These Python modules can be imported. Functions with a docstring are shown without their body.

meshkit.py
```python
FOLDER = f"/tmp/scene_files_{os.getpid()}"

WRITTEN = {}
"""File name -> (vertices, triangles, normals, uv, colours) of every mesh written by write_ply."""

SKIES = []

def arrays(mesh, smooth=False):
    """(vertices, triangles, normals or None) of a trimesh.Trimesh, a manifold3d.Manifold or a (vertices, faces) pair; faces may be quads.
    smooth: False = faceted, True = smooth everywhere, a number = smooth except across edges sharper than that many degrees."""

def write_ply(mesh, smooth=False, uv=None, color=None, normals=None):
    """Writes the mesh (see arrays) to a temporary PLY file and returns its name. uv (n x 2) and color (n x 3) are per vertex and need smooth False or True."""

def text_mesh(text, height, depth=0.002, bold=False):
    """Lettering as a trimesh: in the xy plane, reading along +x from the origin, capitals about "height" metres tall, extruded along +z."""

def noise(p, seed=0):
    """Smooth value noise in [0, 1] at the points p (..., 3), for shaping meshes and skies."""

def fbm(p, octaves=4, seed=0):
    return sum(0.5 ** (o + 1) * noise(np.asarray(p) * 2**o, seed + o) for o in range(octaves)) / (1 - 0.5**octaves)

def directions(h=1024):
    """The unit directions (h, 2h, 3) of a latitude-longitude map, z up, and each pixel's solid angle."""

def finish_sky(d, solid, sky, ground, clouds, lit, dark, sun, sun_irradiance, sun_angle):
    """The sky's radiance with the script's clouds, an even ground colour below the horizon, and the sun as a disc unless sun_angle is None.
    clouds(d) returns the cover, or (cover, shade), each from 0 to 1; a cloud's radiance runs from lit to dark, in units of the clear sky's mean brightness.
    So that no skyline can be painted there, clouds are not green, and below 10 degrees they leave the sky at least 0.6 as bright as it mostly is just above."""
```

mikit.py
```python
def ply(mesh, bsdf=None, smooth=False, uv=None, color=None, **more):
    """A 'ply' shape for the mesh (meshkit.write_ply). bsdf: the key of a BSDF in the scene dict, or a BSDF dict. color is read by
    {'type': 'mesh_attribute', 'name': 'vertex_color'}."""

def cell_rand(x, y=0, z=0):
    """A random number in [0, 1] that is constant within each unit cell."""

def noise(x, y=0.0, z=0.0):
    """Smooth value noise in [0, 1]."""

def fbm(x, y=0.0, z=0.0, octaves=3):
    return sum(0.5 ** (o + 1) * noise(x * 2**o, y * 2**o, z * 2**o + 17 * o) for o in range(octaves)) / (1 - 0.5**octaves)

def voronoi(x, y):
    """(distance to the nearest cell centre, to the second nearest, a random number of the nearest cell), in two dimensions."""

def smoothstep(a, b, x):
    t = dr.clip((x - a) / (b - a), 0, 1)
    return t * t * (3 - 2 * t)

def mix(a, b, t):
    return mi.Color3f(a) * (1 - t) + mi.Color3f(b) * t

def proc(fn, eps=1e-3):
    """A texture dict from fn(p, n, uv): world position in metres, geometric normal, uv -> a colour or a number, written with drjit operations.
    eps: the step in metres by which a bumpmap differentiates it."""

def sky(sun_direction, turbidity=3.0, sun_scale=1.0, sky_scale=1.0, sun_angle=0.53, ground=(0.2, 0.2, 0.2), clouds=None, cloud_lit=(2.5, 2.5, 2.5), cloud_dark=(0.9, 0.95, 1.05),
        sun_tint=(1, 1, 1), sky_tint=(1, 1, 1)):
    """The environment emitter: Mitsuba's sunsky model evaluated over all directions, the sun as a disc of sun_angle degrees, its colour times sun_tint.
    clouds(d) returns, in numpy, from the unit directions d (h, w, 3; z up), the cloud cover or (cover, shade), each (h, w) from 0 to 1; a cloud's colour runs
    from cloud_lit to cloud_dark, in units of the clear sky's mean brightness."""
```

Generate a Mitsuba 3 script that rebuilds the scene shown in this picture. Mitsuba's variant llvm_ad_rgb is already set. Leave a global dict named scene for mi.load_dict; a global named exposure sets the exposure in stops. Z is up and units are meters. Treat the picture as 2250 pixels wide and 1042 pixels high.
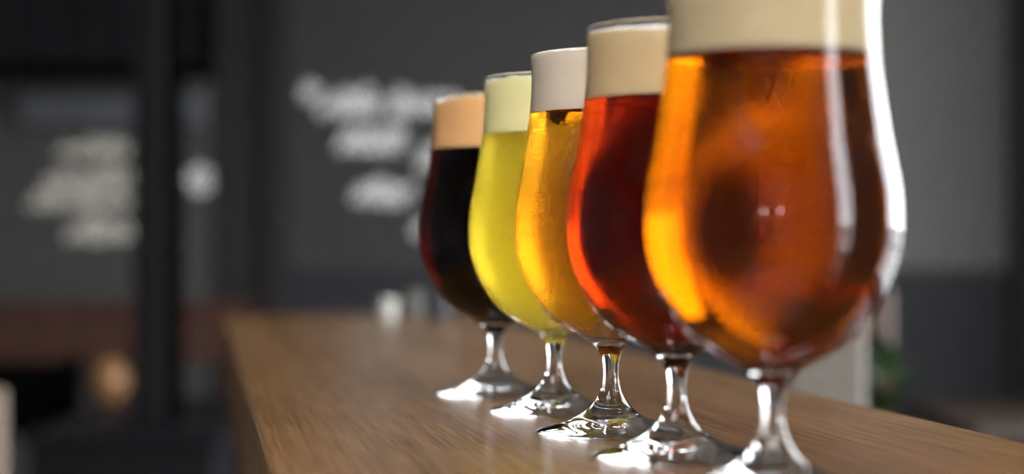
import math, random
import numpy as np, trimesh, drjit as dr, mitsuba as mi
from scipy.interpolate import PchipInterpolator, CubicSpline
import meshkit, mikit
from mikit import noise, fbm, smoothstep, mix, voronoi
T = mi.ScalarTransform4f
scene, labels = {}, {}
random.seed(7)
rng = np.random.default_rng(7)

# ------------------------------------------------------------------ camera, sky, lights, exposure
BAR = 1.05                      # height of the counter top
CAM = BAR + 0.0895              # height of the lens
F = 4000.0                      # focal length in pixels of the 2250 x 1042 frame
scene['camera'] = {'type': 'thinlens', 'fov': math.degrees(2 * math.atan(1125 / F)), 'fov_axis': 'x',
                   'aperture_radius': 0.0085, 'focus_distance': 0.905,
                   'to_world': T().look_at(origin=[0, 0, CAM], target=[0, 1, CAM + 37 / F], up=[0, 0, 1])}

def overcast(d):
    return np.ones(d.shape[:2]), 0.15 * meshkit.fbm(d * 3.0, 3, 5)
scene['sky'] = mikit.sky((0.5, -0.6, 0.7), turbidity=4.0, sun_scale=0.0, ground=(0.35, 0.36, 0.36), clouds=overcast,
                         cloud_lit=(1.0, 1.03, 1.06), cloud_dark=(0.9, 0.95, 1.02))
exposure = 6.65

# ------------------------------------------------------------------ helpers
def P(px, py, y):
    """the point of the place at depth y that stands at pixel (px, py)"""
    return np.array([(px - 1125) * y / F, y, CAM + (558 - py) * y / F])

def numbered(name):
    if name not in scene and name not in labels and not any(k.startswith(name + '__') for k in scene):
        return name
    i = 1
    while True:
        k = f'{name}_{i:03d}'
        if k not in scene and k not in labels and not any(q.startswith(k + '__') for q in scene):
            return k
        i += 1

def obj(name, mesh, bsdf, parent=None, smooth=30, **more):
    key = numbered(f'{parent}__{name}' if parent else name)
    scene[key] = mikit.ply(mesh, bsdf, smooth=smooth, **more)
    return key

def put(key, shape):
    scene[key] = shape
    return key

def thing(name, label, cat, group=None):
    key = numbered(name)
    labels[key] = {'label': label, 'category': cat}
    if group: labels[key]['group'] = group
    return key

def tag(key, label, cat, group=None):
    labels[key] = {'label': label, 'category': cat}
    if group: labels[key]['group'] = group
    return key

def struct(name, mesh, bsdf, label, smooth=False):
    key = obj(name, mesh, bsdf, None, smooth)
    labels[key] = {'kind': 'structure', 'label': label}
    return key

def box(x0, x1, y0, y1, z0, z1, c=0.0):
    """a box, its edges chamfered by c"""
    if c <= 0:
        b = trimesh.creation.box((x1 - x0, y1 - y0, z1 - z0))
        b.apply_translation(((x0 + x1) / 2, (y0 + y1) / 2, (z0 + z1) / 2))
        return b
    pts = []
    for sx in (0, 1):
        for sy in (0, 1):
            for sz in (0, 1):
                p = np.array([(x0, x1)[sx], (y0, y1)[sy], (z0, z1)[sz]], float)
                s = np.array([1 - 2 * sx, 1 - 2 * sy, 1 - 2 * sz]) * c
                for k in range(3):
                    q = p + s; q[k] = p[k]
                    pts.append(q)
    return trimesh.convex.convex_hull(np.array(pts))

def cat(*m):
    return trimesh.util.concatenate(list(m))

def tube(p, r, n=8):
    from shapely.geometry import Point
    return trimesh.creation.sweep_polygon(Point(0, 0).buffer(r, quad_segs=max(2, n // 4)), np.asarray(p, float), engine='earcut')

def turn(mesh, deg, at=(0, 0, 0), axis=(0, 0, 1)):
    mesh = mesh.copy()
    mesh.apply_transform(trimesh.transformations.rotation_matrix(math.radians(deg), axis, at))
    return mesh

def lathe(r, z, n=160, caps=False, centre=(0, 0, 0), wob=None):
    """(mesh, uv, normals) of a profile turned about the z axis, normals to the right of its direction reversed (outwards for a rising profile)"""
    r, z = np.asarray(r, float), np.asarray(z, float)
    tr, tz = np.gradient(r), np.gradient(z)
    l = np.hypot(tr, tz) + 1e-12
    nr, nz = tz / l, -tr / l
    a = np.linspace(0, 2 * np.pi, n + 1)
    R, A = np.meshgrid(r, a, indexing='ij')
    Z = np.repeat(z[:, None], n + 1, 1)
    v = np.stack([R * np.cos(A), R * np.sin(A), Z], -1)
    nn = np.stack([nr[:, None] * np.cos(A), nr[:, None] * np.sin(A), np.repeat(nz[:, None], n + 1, 1)], -1)
    m = len(r)
    i, j = np.meshgrid(np.arange(m - 1), np.arange(n), indexing='ij')
    w = n + 1
    q = np.stack([i * w + j, i * w + j + 1, (i + 1) * w + j + 1, (i + 1) * w + j], -1).reshape(-1, 4)
    f = np.vstack([q[:, [0, 1, 2]], q[:, [0, 2, 3]]])
    v = v.reshape(-1, 3) + np.asarray(centre)
    cr = np.cross(v[f[:, 1]] - v[f[:, 0]], v[f[:, 2]] - v[f[:, 0]])
    f = f[np.linalg.norm(cr, axis=1) > 1e-14]
    uv = np.stack([A.ravel() / (2 * np.pi), np.repeat(np.linspace(0, 1, m)[:, None], n + 1, 1).ravel()], -1)
    return v, f, uv, nn.reshape(-1, 3)

def lathe_shape(r, z, bsdf, centre, n=160, **more):
    v, f, uv, nn = lathe(r, z, n, centre=centre)
    path = meshkit.write_ply((v, f), True, uv, None, normals=nn)
    return {'type': 'ply', 'filename': path, 'face_normals': False, 'bsdf': {'type': 'ref', 'id': bsdf}, **more}

def rgb(*c): return {'type': 'rgb', 'value': list(c)}
def col(fn): return mikit.proc(fn)

def plain(name, c, rough=0.6, **more):
    scene[name] = {'type': 'twosided', 'bsdf': {'type': 'principled', 'base_color': c if isinstance(c, dict) else rgb(*c), 'roughness': rough, **more}}
    return name

# ------------------------------------------------------------------ materials
YAW = math.atan(0.170)          # the counter runs away to the left by this angle
CY, SY = math.cos(YAW), math.sin(YAW)
def counter_wood(p, n, uv):
    u = p.y * CY - p.x * SY          # along the counter
    v = p.x * CY + p.y * SY + 0.004 * noise(u * 3.0, p.x * 6.0, 3.0)
    w = p.z
    big = fbm(u * 1.6, v * 22.0, w * 20.0, octaves=3)
    fine = noise(u * 14.0, v * 620.0, w * 600.0)
    fine2 = noise(u * 30.0, v * 1300.0, w * 1300.0 + 7.0)
    pore = smoothstep(0.62, 0.85, noise(u * 28.0, v * 1000.0, w * 900.0 + 3.0)) * smoothstep(0.25, 0.7, noise(u * 5.0, v * 60.0, 5.0))
    c = mix((0.108, 0.054, 0.0205), (0.195, 0.102, 0.042), smoothstep(0.2, 0.8, 0.50 * big + 0.3 * fine + 0.2 * fine2))
    return mi.Color3f(c) * (1 - 0.34 * pore)
def counter_relief(p, n, uv):
    u = p.y * CY - p.x * SY
    v = p.x * CY + p.y * SY
    return noise(u * 40.0, v * 900.0, p.z * 900.0)
scene['counter_oak'] = {'type': 'twosided', 'bsdf': {'type': 'bumpmap', 'arbitrary': mikit.proc(counter_relief, 2e-4), 'scale': 0.00003,
    'bsdf': {'type': 'principled', 'base_color': col(counter_wood), 'roughness': 0.24, 'specular': 0.32}}}

def wood(name, a, b, rough=0.5, s=1.0, axis='z'):
    def fn(p, n, uv):
        q = {'x': (p.x, p.y, p.z), 'y': (p.y, p.x, p.z), 'z': (p.z, p.x, p.y)}[axis]
        g = fbm(q[0] * 3 * s, q[1] * 40 * s, q[2] * 40 * s, octaves=3)
        return mix(a, b, g)
    return plain(name, col(fn), rough)
wood('red_brown_wood', (0.045, 0.014, 0.007), (0.095, 0.032, 0.016), 0.7)
wood('dark_brown_wood', (0.032, 0.020, 0.014), (0.050, 0.033, 0.024), 0.6, axis='x')
wood('pale_wood', (0.20, 0.145, 0.10), (0.28, 0.21, 0.15), 0.5)
wood('brown_wood', (0.055, 0.031, 0.020), (0.095, 0.056, 0.037), 0.5, axis='x')

def charcoal(p, n, uv):
    g = fbm(p.x * 1.3, p.y * 1.3, p.z * 1.3, octaves=4)
    s = fbm(p.x * 30, p.y * 30, p.z * 30, octaves=2)
    return mix((0.036, 0.0333, 0.0338), (0.055, 0.0515, 0.0515), 0.75 * g + 0.25 * s)
plain('charcoal_paint', col(charcoal), 0.55)
def charcoal2(p, n, uv):
    return mix((0.0145, 0.0125, 0.0125), (0.022, 0.0195, 0.0195), fbm(p.x * 2, p.y * 2, p.z * 2, octaves=3))
plain('brown_charcoal_paint', col(charcoal2), 0.6)
plain('grey_paint', (0.070, 0.066, 0.064), 0.6)
plain('lit_wall_tone', (0.200, 0.190, 0.182), 0.6)  # wall grey raised to hold the pool of window light
plain('shaded_wall_tone', (0.020, 0.0205, 0.025), 0.6)  # wall colour darkened to hold the shade low on the wall
plain('white_plaster', (0.52, 0.50, 0.48), 0.8)
plain('grey_plaster', (0.14, 0.135, 0.13), 0.8)
def floor_fn(p, n, uv):
    return mix((0.08, 0.075, 0.07), (0.13, 0.12, 0.11), fbm(p.x * 2, p.y * 2, 0.0, octaves=4))
plain('concrete_floor', col(floor_fn), 0.45)
plain('black_metal', (0.007, 0.007, 0.0085), 0.55, specular=0.2)
scene['black_matte'] = {'type': 'twosided', 'bsdf': {'type': 'diffuse', 'reflectance': rgb(0.004, 0.004, 0.0045)}}
plain('black_lacquer', (0.007, 0.007, 0.009), 0.5, specular=0.25)
plain('steel', (0.16, 0.165, 0.18), 0.35, metallic=0.3)
plain('window_metal', (0.05, 0.05, 0.052), 0.4)
plain('chalk', (0.88, 0.88, 0.83), 0.9)
plain('cream_chalk', (0.62, 0.59, 0.50), 0.9)
plain('cream_ceramic', (0.26, 0.225, 0.19), 0.5)
plain('soil', (0.05, 0.035, 0.025), 0.9)
plain('orange_ceramic', (0.30, 0.15, 0.06), 0.35)
plain('white_wax', (0.78, 0.80, 0.72), 0.4)
plain('grey_ceramic', (0.20, 0.20, 0.18), 0.4)
plain('blue_black_ceramic', (0.035, 0.038, 0.05), 0.35)
plain('leaf_green', (0.024, 0.060, 0.012), 0.6)
scene['pane_glass'] = {'type': 'thindielectric', 'int_ior': 1.5}
scene['clear_glass'] = {'type': 'dielectric', 'int_ior': 1.5, 'ext_ior': 1.0}

# ------------------------------------------------------------------ the room
X0, X1, Y0, Y1, H = -4.2, 1.9, -3.2, 5.5, 3.1
W = 0.25
struct('floor', box(X0 - W, X1 + W, Y0 - W, Y1 + W, -0.2, 0), 'concrete_floor', 'grey concrete floor of the bar room')
FILL_SKY = (-1.6, 1.1, -2.25, -0.05)     # skylight added behind the camera as fill for the foam: x0, x1, y0, y1
struct('ceiling', cat(box(X0 - W, FILL_SKY[0], Y0 - W, Y1 + W, H, H + 0.2), box(FILL_SKY[1], X1 + W, Y0 - W, Y1 + W, H, H + 0.2),
       box(FILL_SKY[0], FILL_SKY[1], Y0 - W, FILL_SKY[2], H, H + 0.2), box(FILL_SKY[0], FILL_SKY[1], FILL_SKY[3], Y1 + W, H, H + 0.2)), 'white_plaster', 'plaster ceiling of the bar room with an added skylight opening')
wb = struct('wall_back', box(X0, X1, Y1, Y1 + W, 0, H), 'charcoal_paint', 'charcoal painted wall behind the counter')
struct('wall_left', box(X0 - W, X0, Y0, Y1, 0, H), 'grey_plaster', 'grey wall on the left of the bar room')
struct('wall_front', box(X0, X1, Y0 - W, Y0, 0, H), 'grey_plaster', 'grey wall behind the camera')
wins = [(1.40, 4.15, 0.35, 2.85), (-1.00, -0.20, 0.35, 2.85)]
edges = sorted([(a, b) for a, b, _, _ in wins])
pieces, y = [], Y0
for a, b in edges:
    pieces.append(box(X1, X1 + W, y, a, 0, H)); y = b
pieces.append(box(X1, X1 + W, y, Y1, 0, H))
for a, b, z0, z1 in wins:
    pieces += [box(X1, X1 + W, a, b, 0, z0), box(X1, X1 + W, a, b, z1, H)]
struct('wall_right', cat(*pieces), 'grey_plaster', 'grey wall with tall windows on the right of the bar room')
for i, (a, b, z0, z1) in enumerate(wins):
    key = f'window_{i + 1}'
    labels[key] = {'kind': 'structure', 'label': 'tall window with a dark metal frame in the right wall'}
    t, xa, xb = 0.045, X1 + 0.10, X1 + 0.16
    fr = cat(box(xa, xb, a, a + t, z0, z1), box(xa, xb, b - t, b, z0, z1), box(xa, xb, a + t, b - t, z0, z0 + t), box(xa, xb, a + t, b - t, z1 - t, z1))
    obj('frame', fr, 'window_metal', key, False)
    nm = 2 if b - a > 1 else 0
    cuts = [a + t + (b - a - 2 * t) * k / (nm + 1) for k in range(nm + 2)]
    for c in cuts[1:-1]:
        obj('mullion', box(xa, xb, c - 0.015, c + 0.015, z0 + t, z1 - t), 'window_metal', key, False)
    obj('transom', box(xa + .004, xb - .004, a + t, b - t, 0.90, 0.93), 'window_metal', key, False)
    for c, d in zip(cuts[:-1], cuts[1:]):
        xm = (xa + xb) / 2
        q = trimesh.Trimesh([[xm, c, z0 + t], [xm, d, z0 + t], [xm, d, z1 - t], [xm, c, z1 - t]], [[0, 1, 2], [0, 2, 3]], process=False)
        obj('pane', q, 'pane_glass', key, False)

labels['window_3'] = {'kind': 'structure', 'label': 'unseen skylight added behind the camera as fill light'}
t_ = 0.05
xs = np.linspace(FILL_SKY[0] + t_, FILL_SKY[1] - t_, 4)
obj('frame', cat(box(FILL_SKY[0], FILL_SKY[1], FILL_SKY[2], FILL_SKY[2] + t_, H + .06, H + .12), box(FILL_SKY[0], FILL_SKY[1], FILL_SKY[3] - t_, FILL_SKY[3], H + .06, H + .12),
    box(FILL_SKY[0], FILL_SKY[0] + t_, FILL_SKY[2] + t_, FILL_SKY[3] - t_, H + .06, H + .12), box(FILL_SKY[1] - t_, FILL_SKY[1], FILL_SKY[2] + t_, FILL_SKY[3] - t_, H + .06, H + .12)), 'window_metal', 'window_3', False)
for k in range(3):
    if k: obj('mullion', box(xs[k] - .02, xs[k] + .02, FILL_SKY[2] + t_, FILL_SKY[3] - t_, H + .06, H + .12), 'window_metal', 'window_3', False)
    zz = H + .09
    obj('pane', trimesh.Trimesh([[xs[k], FILL_SKY[2] + t_, zz], [xs[k + 1], FILL_SKY[2] + t_, zz], [xs[k + 1], FILL_SKY[3] - t_, zz], [xs[k], FILL_SKY[3] - t_, zz]], [[0, 1, 2], [0, 2, 3]], process=False), 'pane_glass', 'window_3', False)

# panels on the back wall
def wallbox(px0, px1, py0, py1, yb, d, c=0.0, zmin=None):
    a, b = P(px0, py1, yb), P(px1, py0, yb)
    return box(a[0], b[0], yb - d, yb, a[2] if zmin is None else zmin, b[2], c)
obj('pilaster', wallbox(585, 634, -1000, 1042, Y1, 0.05, zmin=0.0), 'brown_charcoal_paint', wb, False)
obj('pilaster', wallbox(2215, 2330, -1000, 1042, Y1, 0.06, zmin=0.0), 'brown_charcoal_paint', wb, False)
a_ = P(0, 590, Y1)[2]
obj('panel', wallbox(1830, 2215, -1000, 1042, Y1, 0.012, zmin=0.0), 'lit_wall_tone', wb, False)  # lighter strip paints in the window light on the right of the wall
obj('shade_band', box(P(634, 0, Y1)[0], X1, Y1 - 0.018, Y1, 0, a_), 'shaded_wall_tone', wb, False)  # dark band paints in the light falling off down the wall
obj('panel', wallbox(466, 585, -1000, 1042, Y1, 0.02, zmin=0.0), 'brown_charcoal_paint', wb, False)
obj('panel', wallbox(-150, 466, -1000, 1042, Y1, 0.015, zmin=0.0), 'grey_paint', wb, False)

# chalk handwriting on the wall: loops and strokes, too blurred in the photograph to read
def chalk_word(px0, px1, py, hpx, bsdf, seed, yb, w=0.0075, slant=0.3):
    r = np.random.default_rng(seed)
    s = yb / F
    x0, x1, zc, h = (px0 - 1125) * s, (px1 - 1125) * s, CAM + (558 - py) * s, hpx * s
    n = max(2, int((x1 - x0) / (h * 0.62)))
    parts = []
    cw = (x1 - x0) / n
    for k in range(n):
        up = 1.0 if r.random() < 0.35 else 0.62
        t = np.linspace(0, 2 * np.pi * r.choice([0.8, 1.0, 1.3]), 15)
        lx = cw * (0.5 - 0.42 * np.cos(t + r.random())) + cw * 0.1 * t / 6.28
        lz = h * up * (0.5 - 0.5 * np.cos(t * r.choice([1, 1, 2]) + r.random() * 1.5)) - h / 2
        parts.append(np.stack([x0 + k * cw + lx + slant * lz, np.full_like(lx, 0), zc + lz], -1))
        if k: parts.append(np.stack([parts[-2][-1], parts[-1][0]]) if len(parts) > 1 else parts[-1])
    ms = []
    for line in parts:
        d = np.gradient(line, axis=0)
        d = d / (np.linalg.norm(d, axis=1, keepdims=True) + 1e-9)
        nrm = np.stack([-d[:, 2], d[:, 1] * 0, d[:, 0]], -1) * w / 2
        m = len(line)
        v = np.vstack([line + nrm, line - nrm]); v[:, 1] = yb - 0.0016
        vb = v.copy(); vb[:, 1] = yb - 0.0001
        f = []
        for i in range(m - 1):
            f += [[i, i + 1, m + i + 1], [i, m + i + 1, m + i], [i, 2 * m + i + 1, i + 1], [i, 2 * m + i, 2 * m + i + 1],
                  [m + i, m + i + 1, 3 * m + i + 1], [m + i, 3 * m + i + 1, 3 * m + i]]
        ms.append(trimesh.Trimesh(np.vstack([v, vb]), f, process=False))
    return cat(*ms)
words = [(668, 700, 200, 26, .6), (704, 770, 224, 46, 1), (776, 832, 222, 50, 1), (862, 905, 224, 48, 1), (915, 1000, 220, 44, 1),
         (748, 822, 309, 42, 1), (824, 884, 305, 46, 1), (924, 1000, 345, 46, 1),
         (782, 838, 418, 42, 1), (842, 902, 418, 46, 1), (915, 1000, 487, 48, 1), (1050, 1180, 300, 40, 1)]
for i, (a, b, y, h, k) in enumerate(words):
    obj('chalk_word', cat(chalk_word(a, b, y, h, 'chalk', 100 + i, Y1, 0.022), chalk_word(a, b, y, h * 1.15, 'chalk', 150 + i, Y1 - 0.0003, 0.022)), 'chalk', wb, False)
YL = Y1 - 0.015
lw = [(130, 282, 325, 34, .5), (100, 288, 388, 48, .8), (66, 285, 440, 34, .5), (150, 288, 500, 54, 1)]
for i, (a, b, y, h, k) in enumerate(lw):
    obj('chalk_line', chalk_word(a, b, y, h, 'cream_chalk', 200 + i, YL, 0.020 * (0.7 + .5 * k)), 'cream_chalk', wb, False)
c = P(441, 395, YL)
dot = trimesh.creation.cylinder(0.040, 0.002, sections=40)
dot.apply_transform(trimesh.transformations.rotation_matrix(math.pi / 2, (1, 0, 0))); dot.apply_translation((c[0], YL - 0.0012, c[2]))
obj('chalk_dot', dot, 'chalk', wb, False)

# dark cabinet and steel rail on the wall at the left
t = thing('wall_cabinet', 'black wall cabinet high on the back wall at the far left', 'cabinet')
a, b = P(-80, 172, YL), P(470, -900, YL)
obj('body', box(a[0], b[0], YL - 0.33, YL - 0.001, a[2], 2.7, 0.004), 'black_matte', t, False)
n = 3
for k in range(n):
    xa = a[0] + (b[0] - a[0]) * k / n + 0.006; xb = a[0] + (b[0] - a[0]) * (k + 1) / n - 0.006
    d = obj('door', box(xa, xb, YL - 0.352, YL - 0.3305, a[2] + 0.01, 2.69, 0.003), 'black_lacquer', t, False)
    obj('handle', tube([(xb - 0.04, YL - 0.37, a[2] + 0.06), (xb - 0.04, YL - 0.37, a[2] + 0.2)], 0.006), 'black_metal', d, 30)
a, b = P(45, 275, YL), P(455, 203, YL)
t = thing('steel_shelf', 'long grey steel shelf on the back wall below the black cabinet', 'shelf')
obj('board', box(a[0], b[0], YL - 0.03, YL - 0.001, a[2], b[2], 0.003), 'steel', t, False)
obj('lip', box(a[0], b[0], YL - 0.045, YL - 0.03, a[2], a[2] + 0.012, 0.002), 'steel', t, False)

# slatted bench along the back wall, left
t = thing('slatted_bench', 'long red-brown wooden bench with a slatted back against the back wall', 'bench')
yb = 5.15
x0, x1 = P(-260, 0, yb)[0], P(560, 0, yb)[0]
ztop, zbot = P(0, 668, yb)[2], P(0, 792, yb)[2]
obj('top_rail', box(x0, x1, yb - 0.03, yb + 0.03, ztop - 0.028, ztop, 0.004), 'red_brown_wood', t, False)
obj('bottom_rail', box(x0, x1, yb - 0.025, yb + 0.025, zbot, zbot + 0.025, 0.004), 'red_brown_wood', t, False)
ns = int((x1 - x0) / 0.072)
sl = mikit.ply(box(-0.031, 0.031, -0.009, 0.009, zbot + 0.025, ztop - 0.028, 0.002), 'red_brown_wood', smooth=False)
for k in range(ns):
    xk = x0 + (k + 0.5) * (x1 - x0) / ns
    put(numbered(t + '__slat'), {**sl, 'to_world': T().translate([float(xk), yb + 0.004 * ((k * 7) % 3 - 1), 0])})
obj('seat', box(x0, x1, yb - 0.45, yb + 0.02, 0.42, 0.46, 0.006), 'red_brown_wood', t, False)
for k, xk in enumerate((x0 + 0.05, (x0 + x1) / 2, x1 - 0.05)):
    obj('leg', box(xk - 0.03, xk + 0.03, yb - 0.42, yb - 0.36, 0, 0.42, 0.004), 'black_metal', t, False)
    obj('post', box(xk - 0.025, xk + 0.025, yb + 0.021, yb + 0.07, 0, zbot + 0.02, 0.003), 'black_metal', t, False)

# ------------------------------------------------------------------ black low counter with the post
t = thing('black_sideboard', 'low black sideboard at the foot of the black post', 'sideboard')
ya, yc = 3.7, 4.6
sx0, sx1 = (50 - 1125) * ya / F, (488 - 1125) * ya / F
st = CAM - 392 * ya / F
obj('body', box(sx0 + 0.01, sx1 - 0.01, ya + 0.012, yc, 0.06, st - 0.03, 0.004), 'black_lacquer', t, False)
obj('top', box(sx0, sx1, ya, yc + 0.01, st - 0.03, st, 0.004), 'black_lacquer', t, False)
obj('plinth', box(sx0 + 0.03, sx1 - 0.03, ya + 0.04, yc - 0.03, 0, 0.06), 'black_matte', t, False)
for k in range(2):
    xa = sx0 + 0.014 + k * (sx1 - sx0 - 0.028) / 2; xb = xa + (sx1 - sx0 - 0.028) / 2
    obj('door', box(xa + 0.003, xb - 0.003, ya + 0.002, ya + 0.0115, 0.07, st - 0.035, 0.002), 'black_metal', t, False)
t = thing('steel_post', 'black steel post rising from the black sideboard to the ceiling', 'post')
pxc, yp, hw = 346, 3.86, 0.041
xc = (pxc - 1125) * yp / F
obj('shaft', box(xc - hw - 0.004, xc + 0.018, yp - 0.035, yp + 0.035, st + 0.012, H, 0.003), 'black_metal', t, False)
obj('shade_strip', box(xc + 0.0185, xc + hw + 0.010, yp - 0.02, yp + 0.03, st + 0.012, H, 0.002), 'black_matte', t, False)  # matte black strip put in for the shade beside the shaft
obj('base_plate', box(xc - 0.07, xc + 0.07, yp - 0.07, yp + 0.07, st, st + 0.012, 0.002), 'black_metal', t, False)

def profile_thing(name, label, cat_, prof, bsdf, at, n=48, group=None):
    key = numbered(name)
    r = [p[0] for p in prof]; z = [p[1] for p in prof]
    v, f, uv, nn = lathe(r, z, n, centre=at)
    m = trimesh.Trimesh(v, f, process=False); m.merge_vertices()
    scene[key] = mikit.ply(m, bsdf, smooth=35)
    return tag(key, label, cat_, group)
yq = 4.5
q = P(240, 862, yq)
profile_thing('orange_jar', 'round orange-brown ceramic jar on the black sideboard beside the post', 'jar',
              [(0, 0), (0.026, 0), (0.030, 0.004), (0.046, 0.030), (0.050, 0.052), (0.044, 0.074), (0.030, 0.088), (0.026, 0.092), (0.026, 0.100), (0.022, 0.100), (0.022, 0.09), (0, 0.09)],
              'orange_ceramic', (q[0], yq, st))
# black box standing behind at the far left
t = thing('black_chair', 'black chair with a solid back at the far left before the slatted bench', 'chair')
def chair(t, cx, cy, rz, seat_z, top_z, wd, mat, over=0.0):
    parts = {}
    hw = wd / 2
    def add(name, m):
        m = turn(m, rz); m.apply_translation((cx, cy, 0))
        obj(name, m, mat, t, False)
    add('seat', box(-hw, hw, -0.2, 0.2, seat_z - 0.035, seat_z, 0.006))
    for sx in (-1, 1):
        add('front_leg', box(sx * hw - sx * 0.04 if sx > 0 else -hw, hw if sx > 0 else -hw + 0.04, -0.2, -0.16, 0, seat_z - 0.035, 0.003))
        add('back_post', box(hw - 0.04 if sx > 0 else -hw, hw if sx > 0 else -hw + 0.04, 0.2, 0.235, 0, top_z, 0.004))
    if over:
        add('backrest', box(-hw - over, hw + over, 0.172, 0.1995, top_z - 0.108, top_z + 0.004, 0.008))
    else:
        add('backrest', box(-hw + 0.04, hw - 0.04, 0.205, 0.23, seat_z + 0.22, top_z - 0.015, 0.006))
    add('rear_rail', box(-hw + 0.04, hw - 0.04, 0.205, 0.23, 0.2, 0.24, 0.003))
a, b = P(-60, 868, 4.6), P(172, 785, 4.6)
chair(t, (a[0] + b[0]) / 2, 4.40, 0, 0.46, b[2], b[0] - a[0], 'black_matte')
# pale wooden chair, lower left, its back post in view
t = thing('pale_wood_chair', 'pale wooden chair at the lower left edge with only its back post in view', 'chair')
a = P(18, 858, 2.9)
chair(t, a[0] - 0.312, 2.85, -32, 0.45, a[2] + 0.0, 0.42, 'pale_wood')

# ------------------------------------------------------------------ right background
yq = 2.15
t = thing('cream_planter', 'tall cream planter behind the front glass on the right of the counter', 'planter')
a, b = P(1735, 650, yq), P(1902, 650, yq)
obj('body', box(a[0], b[0], yq, yq + (b[0] - a[0]), 0, a[2], 0.004), 'cream_ceramic', t, False)
obj('soil', box(a[0] + .008, b[0] - .008, yq + .008, yq + (b[0] - a[0]) - .008, a[2], a[2] + 0.004), 'soil', t, False)
t = thing('brown_chair', 'brown wooden chair behind the cream planter', 'chair')
a, b = P(1640, 760, 3.18), P(1950, 636, 3.18)
chair(t, (a[0] + b[0]) / 2, 2.96, 0, 0.46, b[2], b[0] - a[0] - 0.12, 'brown_wood', 0.06)
t = thing('leafy_plant', 'dark green leafy plant in a pot beside the brown chair', 'plant')
px, py_ = P(1945, 0, 2.42)[0], 2.42
v, f, uv, nn = lathe([0, 0.09, 0.11, 0.12, 0.105, 0], [0, 0, 0.15, 0.30, 0.30, 0.28], 32, centre=(px, py_, 0))
obj('pot', trimesh.Trimesh(v, f), 'grey_ceramic', t, 35)
zt = P(0, 770, 2.42)[2]
obj('stem', tube([(px, py_, 0.27), (px + 0.005, py_, 0.5), (px, py_ + 0.01, zt - 0.02)], 0.008), 'brown_wood', t, 30)
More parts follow.
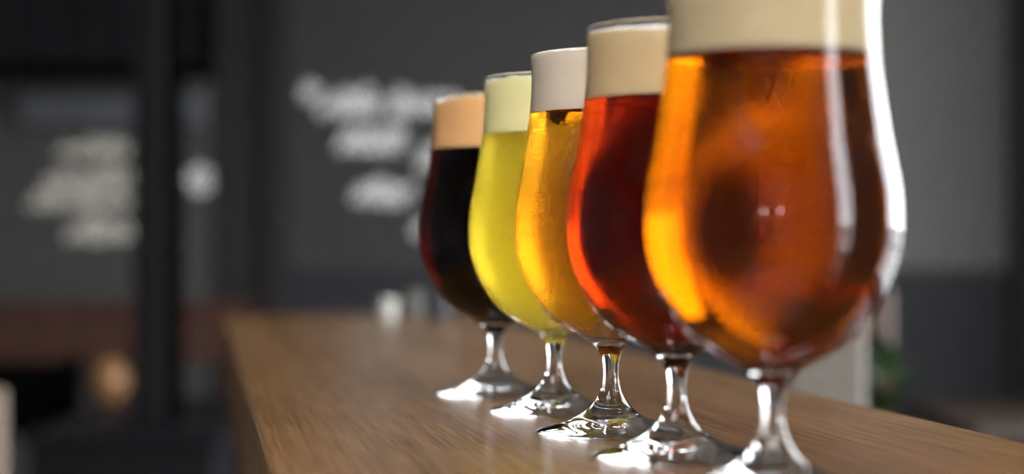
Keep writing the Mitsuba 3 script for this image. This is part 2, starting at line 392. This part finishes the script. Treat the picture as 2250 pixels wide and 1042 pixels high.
def leaf(base, az, el, L, wd):
    m, k = 7, np.linspace(0, 1, 7)
    ww = wd * np.sin(np.pi * np.clip(k * 0.93 + 0.05, 0, 1)) ** 0.8
    cx_ = L * k; cz = L * 0.22 * np.sin(k * 2.4) - L * 0.18 * k ** 2
    v = np.vstack([np.stack([cx_, s * ww, cz + (0.25 * ww if s else 0)], -1) for s in (-1, 0, 1)])
    v = np.vstack([v, v - [0, 0, 0.0012]])
    f = []
    for j in range(2):
        for i in range(m - 1):
            p = j * m + i
            f += [[p, p + m, p + 1], [p + 1, p + m, p + m + 1], [p + 3 * m, p + 3 * m + 1, p + 4 * m], [p + 1 + 3 * m, p + 4 * m + 1, p + 4 * m]]
    M = trimesh.Trimesh(v, f, process=False)
    M.apply_transform(trimesh.transformations.rotation_matrix(-el, (0, 1, 0)))
    M.apply_transform(trimesh.transformations.rotation_matrix(az, (0, 0, 1)))
    M.apply_translation(base)
    return M
for k in range(34):
    zz = 0.45 + (zt - 0.015 - 0.45) * k / 33
    obj('leaf', leaf((px, py_ + 0.01 * k / 33, zz), k * 2.4, 0.5 + 0.3 * rng.random(), 0.055 + 0.03 * rng.random(), 0.02), 'leaf_green', t, 40)
t = thing('side_table', 'dark brown wooden table at the far right below the wall', 'table')
ty0, ty1 = 4.15, 4.95
tx0 = P(2105, 0, 4.3)[0]
tz = CAM - (880 - 558) * ty1 / F
obj('top', box(tx0, tx0 + 0.62, ty0, ty1, tz - 0.035, tz, 0.006), 'dark_brown_wood', t, False)
for sx in (tx0 + 0.03, tx0 + 0.55):
    for sy in (ty0 + 0.03, ty1 - 0.08):
        obj('leg', box(sx, sx + 0.04, sy, sy + 0.04, 0, tz - 0.035, 0.003), 'black_metal', t, False)

# two globe lamps on the wall behind the camera, mirrored in the glasses
scene['lamp_opal'] = {'type': 'diffuse', 'reflectance': rgb(0.8, 0.78, 0.72)}
for k, (lx, lz) in enumerate(((-0.95, 1.37), (-0.02, 1.385))):
    t = thing('wall_lamp', ('left' if k == 0 else 'right') + ' one of two round opal lamps on the wall behind the camera', 'lamp', 'opal wall lamps')
    s = trimesh.creation.icosphere(3, 0.048); s.apply_translation((lx, Y0 + 0.15, lz))
    obj('globe', s, 'lamp_opal', t, True, emitter={'type': 'area', 'radiance': rgb(0.65, 0.55, 0.48)})
    obj('arm', tube([(lx, Y0 + 0.012, lz), (lx, Y0 + 0.101, lz)], 0.01), 'black_metal', t, 30)
    p = trimesh.creation.cylinder(0.05, 0.012, sections=32); p = turn(p, 90, axis=(1, 0, 0)); p.apply_translation((lx, Y0 + 0.006, lz))
    obj('base_plate', p, 'black_metal', t, 30)

# ------------------------------------------------------------------ the oak counter
def counter_box(u0, u1, v0, v1, z0, z1, c=0.0):
    m = box(v0, v1, u0, u1, z0, z1, c)
    m.apply_transform(trimesh.transformations.rotation_matrix(YAW, (0, 0, 1)))
    return m
vL, vR, uN, uF = 0.0284 * CY, 0.0284 * CY + 0.358, -0.9, 2.70
t = thing('bar_counter', 'long narrow oak bar counter under the five beer glasses', 'bar counter')
obj('top', counter_box(uN, uF, vL, vR, BAR - 0.042, BAR, 0.0022), 'counter_oak', t, False)
obj('fascia', counter_box(uN + 0.01, uF - 0.01, vL + 0.003, vR - 0.01, BAR - 0.105, BAR - 0.042, 0.002), 'counter_oak', t, False)
obj('support_panel', counter_box(uN + 0.05, uF - 0.05, vL + 0.10, vR - 0.10, 0.0, BAR - 0.105), 'black_matte', t, False)

# small things at the far end of the counter
q = P(858, 690, 2.55)
key = profile_thing('tealight_cup', 'small white tealight cup at the far end of the counter', 'candle holder',
              [(0, 0), (0.008, 0), (0.010, 0.003), (0.012, 0.028), (0.0108, 0.028), (0.0095, 0.010), (0, 0.010)], 'white_wax', (q[0], 2.5, BAR))
q = P(918, 690, 2.55)
profile_thing('grey_jar', 'small grey jar beside the white tealight cup', 'jar',
              [(0, 0), (0.014, 0), (0.017, 0.004), (0.018, 0.026), (0.012, 0.034), (0.012, 0.040), (0.009, 0.040), (0.009, 0.033), (0, 0.033)], 'grey_ceramic', (q[0], 2.52, BAR))
q = P(962, 690, 2.55)
profile_thing('dark_blue_jar', 'small blue-black jar next to the grey jar and behind the stout', 'jar',
              [(0, 0), (0.014, 0), (0.017, 0.004), (0.019, 0.034), (0.012, 0.042), (0.012, 0.050), (0.009, 0.050), (0.009, 0.041), (0, 0.041)], 'blue_black_ceramic', (q[0], 2.52, BAR))

# ------------------------------------------------------------------ the beer glasses
OUT = [(165.5, 948.8), (164.5, 945.5), (157, 942), (135, 936.5), (112, 930), (89, 922), (72, 914), (59, 905.5), (43.5, 892), (32, 876.5), (23.5, 860),
       (19.2, 843), (17.2, 823), (17.2, 807), (20.0, 789), (25.5, 774), (33, 762), (44, 753), (58, 744), (84, 731), (113, 714), (140, 692), (158, 671),
       (171, 650), (185, 625), (196, 600), (205, 575), (211.5, 548), (213.7, 520), (213.7, 495), (211.5, 455), (204, 409), (196, 368), (189, 325), (183, 282),
       (178, 244), (175.6, 207), (174.5, 170), (175, 140), (175.6, 124)]
OUT = np.array(OUT)
oz = (952 - OUT[:, 1]) / 4400.0; orr = OUT[:, 0] / 4400.0
s_ = np.concatenate([[0], np.cumsum(np.hypot(np.diff(orr), np.diff(oz)))])
fr_, fz_ = PchipInterpolator(s_, orr), PchipInterpolator(s_, oz)
def smooth_curve(a, k):
    for _ in range(k):
        b = a.copy(); b[1:-1] = 0.25 * a[:-2] + 0.5 * a[1:-1] + 0.25 * a[2:]; a = b
    return a
ss = np.linspace(0, s_[-1], 260)
O_r, O_z = smooth_curve(fr_(ss), 10), smooth_curve(fz_(ss), 10)
RIM = O_z[-1]
i_stem0 = int(np.argmin(np.abs(O_z - 0.0165)))                      # foot below, stem above
i_bowl0 = int(np.argmin(np.abs(O_z - (952 - 757) / 4400)))           # bowl above
# inner wall: the outer one moved inwards, with a thick round bottom
tr, tz = np.gradient(O_r), np.gradient(O_z); l_ = np.hypot(tr, tz)
k0 = int(np.argmin(np.abs(O_z - (952 - 728) / 4400)))
th = np.interp(O_z, [0.045, 0.055, 0.07, 0.10, RIM], [0.0030, 0.0022, 0.0017, 0.0014, 0.0011])
I_r, I_z = (O_r - th * tz / l_)[k0:], (O_z + th * tr / l_)[k0:]
zb = (952 - 744.0) / 4400
tt = np.linspace(0, 1, 26)[:-1]
cap_r = I_r[0] * np.sin(tt * np.pi / 2); cap_z = zb + (I_z[0] - zb) * (1 - np.cos(tt * np.pi / 2))
IN_r, IN_z = np.concatenate([cap_r, I_r]), np.concatenate([cap_z, I_z])
IN_r, IN_z = smooth_curve(IN_r, 6), smooth_curve(IN_z, 6); IN_r[0] = 0
def inner_at(z):
    m = IN_z > 0.06
    return float(np.interp(z, IN_z[m], IN_r[m]))

def media(name, sa, ss_, g=0.0):
    sa, ss_ = np.array(sa, float), np.array(ss_, float)
    st_ = sa + ss_
    sc = st_.max()
    return {'type': 'homogeneous', 'albedo': rgb(*(ss_ / st_)), 'sigma_t': rgb(*(st_ / sc)), 'scale': float(sc),
            'phase': {'type': 'hg', 'g': g} if g else {'type': 'isotropic'}}
scene['beer_surface'] = {'type': 'dielectric', 'int_ior': 1.345, 'ext_ior': 1.5}

scene['hazy_surface'] = {'type': 'blendbsdf', 'weight': 0.13, 'a': {'type': 'roughdielectric', 'alpha': 0.4, 'int_ior': 1.345, 'ext_ior': 1.5},
                         'b': {'type': 'principledthin', 'base_color': rgb(0.99, 0.79, 0.07), 'roughness': 0.9, 'spec_trans': 0.0, 'diff_trans': 0.6, 'eta': 1.05}}

def mist_bsdf(name, fn, scale):
    scene[name] = {'type': 'bumpmap', 'arbitrary': mikit.proc(fn, 1e-4), 'scale': scale, 'bsdf': {'type': 'dielectric', 'int_ior': 1.5, 'ext_ior': 1.0}}

def droplets(p, cx, cy, cell):
    a = dr.atan2(p.y - cy, p.x - cx) * 0.046
    d1, d2, w = voronoi(a / cell, (p.z - BAR) / cell)
    rr = 0.18 + 0.30 * w
    k = dr.clip(1 - dr.square(d1 / rr), 0, 1)
    return k * rr

def beer_glass(label, cx, cy, level, foam_top, med, foam_bsdf, bowl_bsdf='clear_glass', seed=0, collar=0.0, beer_bsdf='beer_surface'):
    t = thing('beer_glass', label, 'beer glass', None)
    at = (cx, cy, BAR)
    # foot: underside ring and shallow hollow, edge, upper side
    foot_r = np.concatenate([np.linspace(0, 0.0335, 24), [0.0352, 0.0364, 0.0372], O_r[:i_stem0 + 1]])
    foot_z = np.concatenate([PchipInterpolator([0, 0.006, 0.012, 0.02, 0.028, 0.0335], [0.0026, 0.0025, 0.0021, 0.0013, 0.0006, 0.00032])(np.linspace(0, 0.0335, 24)), [0.00025, 0.00025, 0.00042], O_z[:i_stem0 + 1]])
    full_r = np.concatenate([foot_r, O_r[i_stem0 + 1:]]); full_z = np.concatenate([foot_z, O_z[i_stem0 + 1:]])
    # rim, inner wall down to the beer, floor of the hollow
    a = np.linspace(0, np.pi, 9)[1:-1]
    ri = IN_r[-1]; rw = (O_r[-1] - ri) / 2
    rim_r = ri + rw + rw * np.cos(a); rim_z = RIM + rw * np.sin(a)
    up = IN_z > level + 0.0008
    in_r = np.concatenate([IN_r[up][::-1], [inner_at(level)], np.linspace(inner_at(level), 0, 8)[1:]])
    in_z = np.concatenate([IN_z[up][::-1], [level], np.full(7, level)])
    nf, nst = len(foot_r), i_bowl0 - i_stem0
    full_r = np.concatenate([full_r, rim_r, in_r]); full_z = np.concatenate([full_z, rim_z, in_z])
    v, f, uv, nn = lathe(full_r, full_z, 180, centre=at)
    rows = f.min(axis=1) // 181
    for name, r0, r1, bs in (('foot', 0, nf - 1, 'clear_glass'), ('stem', nf - 1, nf - 1 + nst, 'clear_glass'), ('bowl', nf - 1 + nst, len(full_r), bowl_bsdf)):
        g = f[(rows >= r0) & (rows < r1)]
        used = np.unique(g)
        mp = np.zeros(len(v), int); mp[used] = np.arange(len(used))
        path = meshkit.write_ply((v[used], mp[g]), True, uv[used], None, normals=nn[used])
        put(f'{t}__{name}', {'type': 'ply', 'filename': path, 'face_normals': False, 'bsdf': {'type': 'ref', 'id': bs}})
    # beer
    m = IN_z < level - 0.0010
    br = np.concatenate([IN_r[m], [inner_at(level - 0.0004)], np.linspace(inner_at(level - 0.0004), 0, 6)[1:]])
    bz = np.concatenate([IN_z[m], [level - 0.0004], np.full(5, level - 0.0004)])
    b = lathe_shape(br, bz, beer_bsdf, at, 160, interior=med)
    put(f'{t}__beer', b)
    # foam
    zs = np.linspace(level - 0.0012, foam_top - 0.0008, 24)
    r_side = np.array([inner_at(z) for z in zs]) + 0.00012
    k = np.linspace(1, 0, 22)[1:]
    rt = r_side[-1] * k
    dome = foam_top + 0.0012 * (1 - k ** 2) - 0.0008 * np.exp(-((1 - k) / 0.02))
    fr2 = np.concatenate([[0], np.linspace(0.002, r_side[0], 6), r_side[1:], rt]); fz2 = np.concatenate([[zs[0]], np.full(6, zs[0]), zs[1:], dome])
    v, f, uv, nn = lathe(fr2, fz2, 140)
    mf = trimesh.Trimesh(v, f, process=False); mf.merge_vertices()
    v = np.array(mf.vertices)
    rad = np.hypot(v[:, 0], v[:, 1])
    top = np.clip((v[:, 2] - (foam_top - 0.0016)) / 0.0008, 0, 1)
    v[:, 2] += top * (0.0022 * (meshkit.fbm(v * 160 + seed * 11.3, 3, seed) - 0.5) + collar * 0.001 * np.sin(3 * np.arctan2(v[:, 1], v[:, 0]) + seed))
    mf = trimesh.Trimesh(v + np.array(at), mf.faces, process=False)
    put(f'{t}__foam', mikit.ply(mf, foam_bsdf, smooth=50))
    if collar:
        n = 181
        a = np.linspace(0, 2 * np.pi, n)
        lo, hi = foam_top - 0.0014, foam_top + collar * 0.0022 * (0.35 + meshkit.fbm(np.stack([np.cos(a) * 3, np.sin(a) * 3, 0 * a + seed], -1), 3, seed))
        k = np.linspace(0, 1, 5)[:, None]
        z = lo + (hi[None] - lo) * k
        r = np.interp(z, IN_z[IN_z > 0.06], IN_r[IN_z > 0.06]) - 0.00008 - 0.0004 * (1 - k)
        v = np.stack([r * np.cos(a), r * np.sin(a), z], -1).reshape(-1, 3) + np.array(at)
        i, j = np.meshgrid(np.arange(4), np.arange(n - 1), indexing='ij')
        q = np.stack([i * n + j, i * n + j + 1, (i + 1) * n + j + 1, (i + 1) * n + j], -1).reshape(-1, 4)
        key = put(f'{t}__foam_film', mikit.ply((v, q), 'film_foam', smooth=True))
        labels[key] = {'label': 'thin white film of foam clinging to the glass above the head'}
    return t

scene['film_foam'] = {'type': 'principledthin', 'base_color': rgb(0.95, 0.93, 0.90), 'roughness': 0.8, 'spec_trans': 0.0, 'diff_trans': 1.0, 'eta': 1.3}
def foam(name, a, b):
    def fn(p, n, uv):
        g = fbm(p.x * 60, p.y * 60, p.z * 40, octaves=3)
        s = noise(p.x * 900, p.y * 900, p.z * 900)
        return mix(a, b, 0.7 * g + 0.3 * s)
    scene[name] = {'type': 'twosided', 'bsdf': {'type': 'diffuse', 'reflectance': col(fn)}}
    return name
foam('tan_foam', (0.90, 0.58, 0.27), (0.95, 0.67, 0.34))
foam('pale_green_foam', (0.93, 0.86, 0.50), (0.97, 0.91, 0.58))
foam('white_foam', (0.80, 0.70, 0.57), (0.86, 0.77, 0.64))
foam('beige_foam', (0.74, 0.57, 0.33), (0.81, 0.65, 0.41))
foam('cream_foam', (0.66, 0.55, 0.35), (0.72, 0.61, 0.41))

def gpos(px, S):
    y = F / (4400.0 * S)
    return (px - 1125) * y / F, y
G = [gpos(1089, 0.786), gpos(1218.5, 0.885), gpos(1342.2, 1.0), gpos(1487, 1.134), gpos(1697.5, 1.322)]

def mist3(p, n, uv):
    cx, cy = G[2]
    z = p.z - BAR
    a = dr.atan2(p.y - cy, p.x - cx)
    lim = 0.153 + 0.010 * noise(a * 7.0, 1.0) - 0.006 * dr.exp(-dr.square((a + 2.15) / 0.12))
    beads = droplets(p, cx, cy, 0.0011) + 1.1 * droplets(p, cx, cy, 0.0019) * smoothstep(0.4, 0.6, fbm(p.x * 70, p.y * 70, p.z * 60, octaves=2)) + 0.5 * droplets(p, cx, cy + 3.0, 0.0006)
    return (beads + 0.30 * noise(p.x * 2600, p.y * 2600, p.z * 2600)) * smoothstep(0.0, 0.004, lim - z)
def mist4(p, n, uv):
    cx, cy = G[3]
    return 0.6 * droplets(p, cx, cy, 0.0013) * smoothstep(0.55, 0.7, noise(p.x * 60, p.y * 60, p.z * 25)) + 0.25 * noise(3.0, p.z * 900.0)
def mist5(p, n, uv):
    cx, cy = G[4]
    z = p.z - BAR
    on = smoothstep(0.42, 0.62, fbm(p.x * 40, p.y * 40, p.z * 28, octaves=2)) * smoothstep(0.105, 0.135, z)
    return (droplets(p, cx, cy, 0.0012) + 0.3 * noise(p.x * 1500, p.y * 1500, p.z * 1500)) * on
mist_bsdf('misted_glass_a', mist3, 0.00024)
mist_bsdf('misted_glass_b', mist4, 0.00012)
mist_bsdf('misted_glass_c', mist5, 0.00014)

beer_glass('stemmed glass of near-black stout with tan foam, farthest of the row', *G[0], 0.1566, RIM - 0.0022, media('stout', (58, 320, 300), (0.6, 0.3, 0.3)), 'tan_foam', seed=1, collar=1.1)
beer_glass('stemmed glass of hazy pale yellow beer between the stout and the golden beer', *G[1], 0.1576, RIM - 0.0020, media('hazy', (0.0, 4.2, 45), (32, 32, 32), 0.75), 'pale_green_foam', seed=2, collar=0.7, beer_bsdf='hazy_surface')
beer_glass('stemmed glass of clear golden beer, beaded with condensation, in the middle of the row', *G[2], 0.1604, RIM + 0.0002, media('gold', (1.5, 17, 75), (0.8, 0.6, 0.4)), 'white_foam', 'misted_glass_a', seed=3)
beer_glass('stemmed glass of dark red beer with beige foam, second nearest of the row', *G[3], 0.1582, RIM - 0.0026, media('red', (10, 58, 120), (0.2, 0.1, 0.1)), 'beige_foam', 'misted_glass_b', seed=4, collar=0.7)
beer_glass('large stemmed glass of amber beer at the front, its rim out of view', *G[4], 0.1648, RIM - 0.001, media('amber', (5.5, 31, 170), (1.4, 0.9, 0.4)), 'cream_foam', 'misted_glass_c', seed=5)
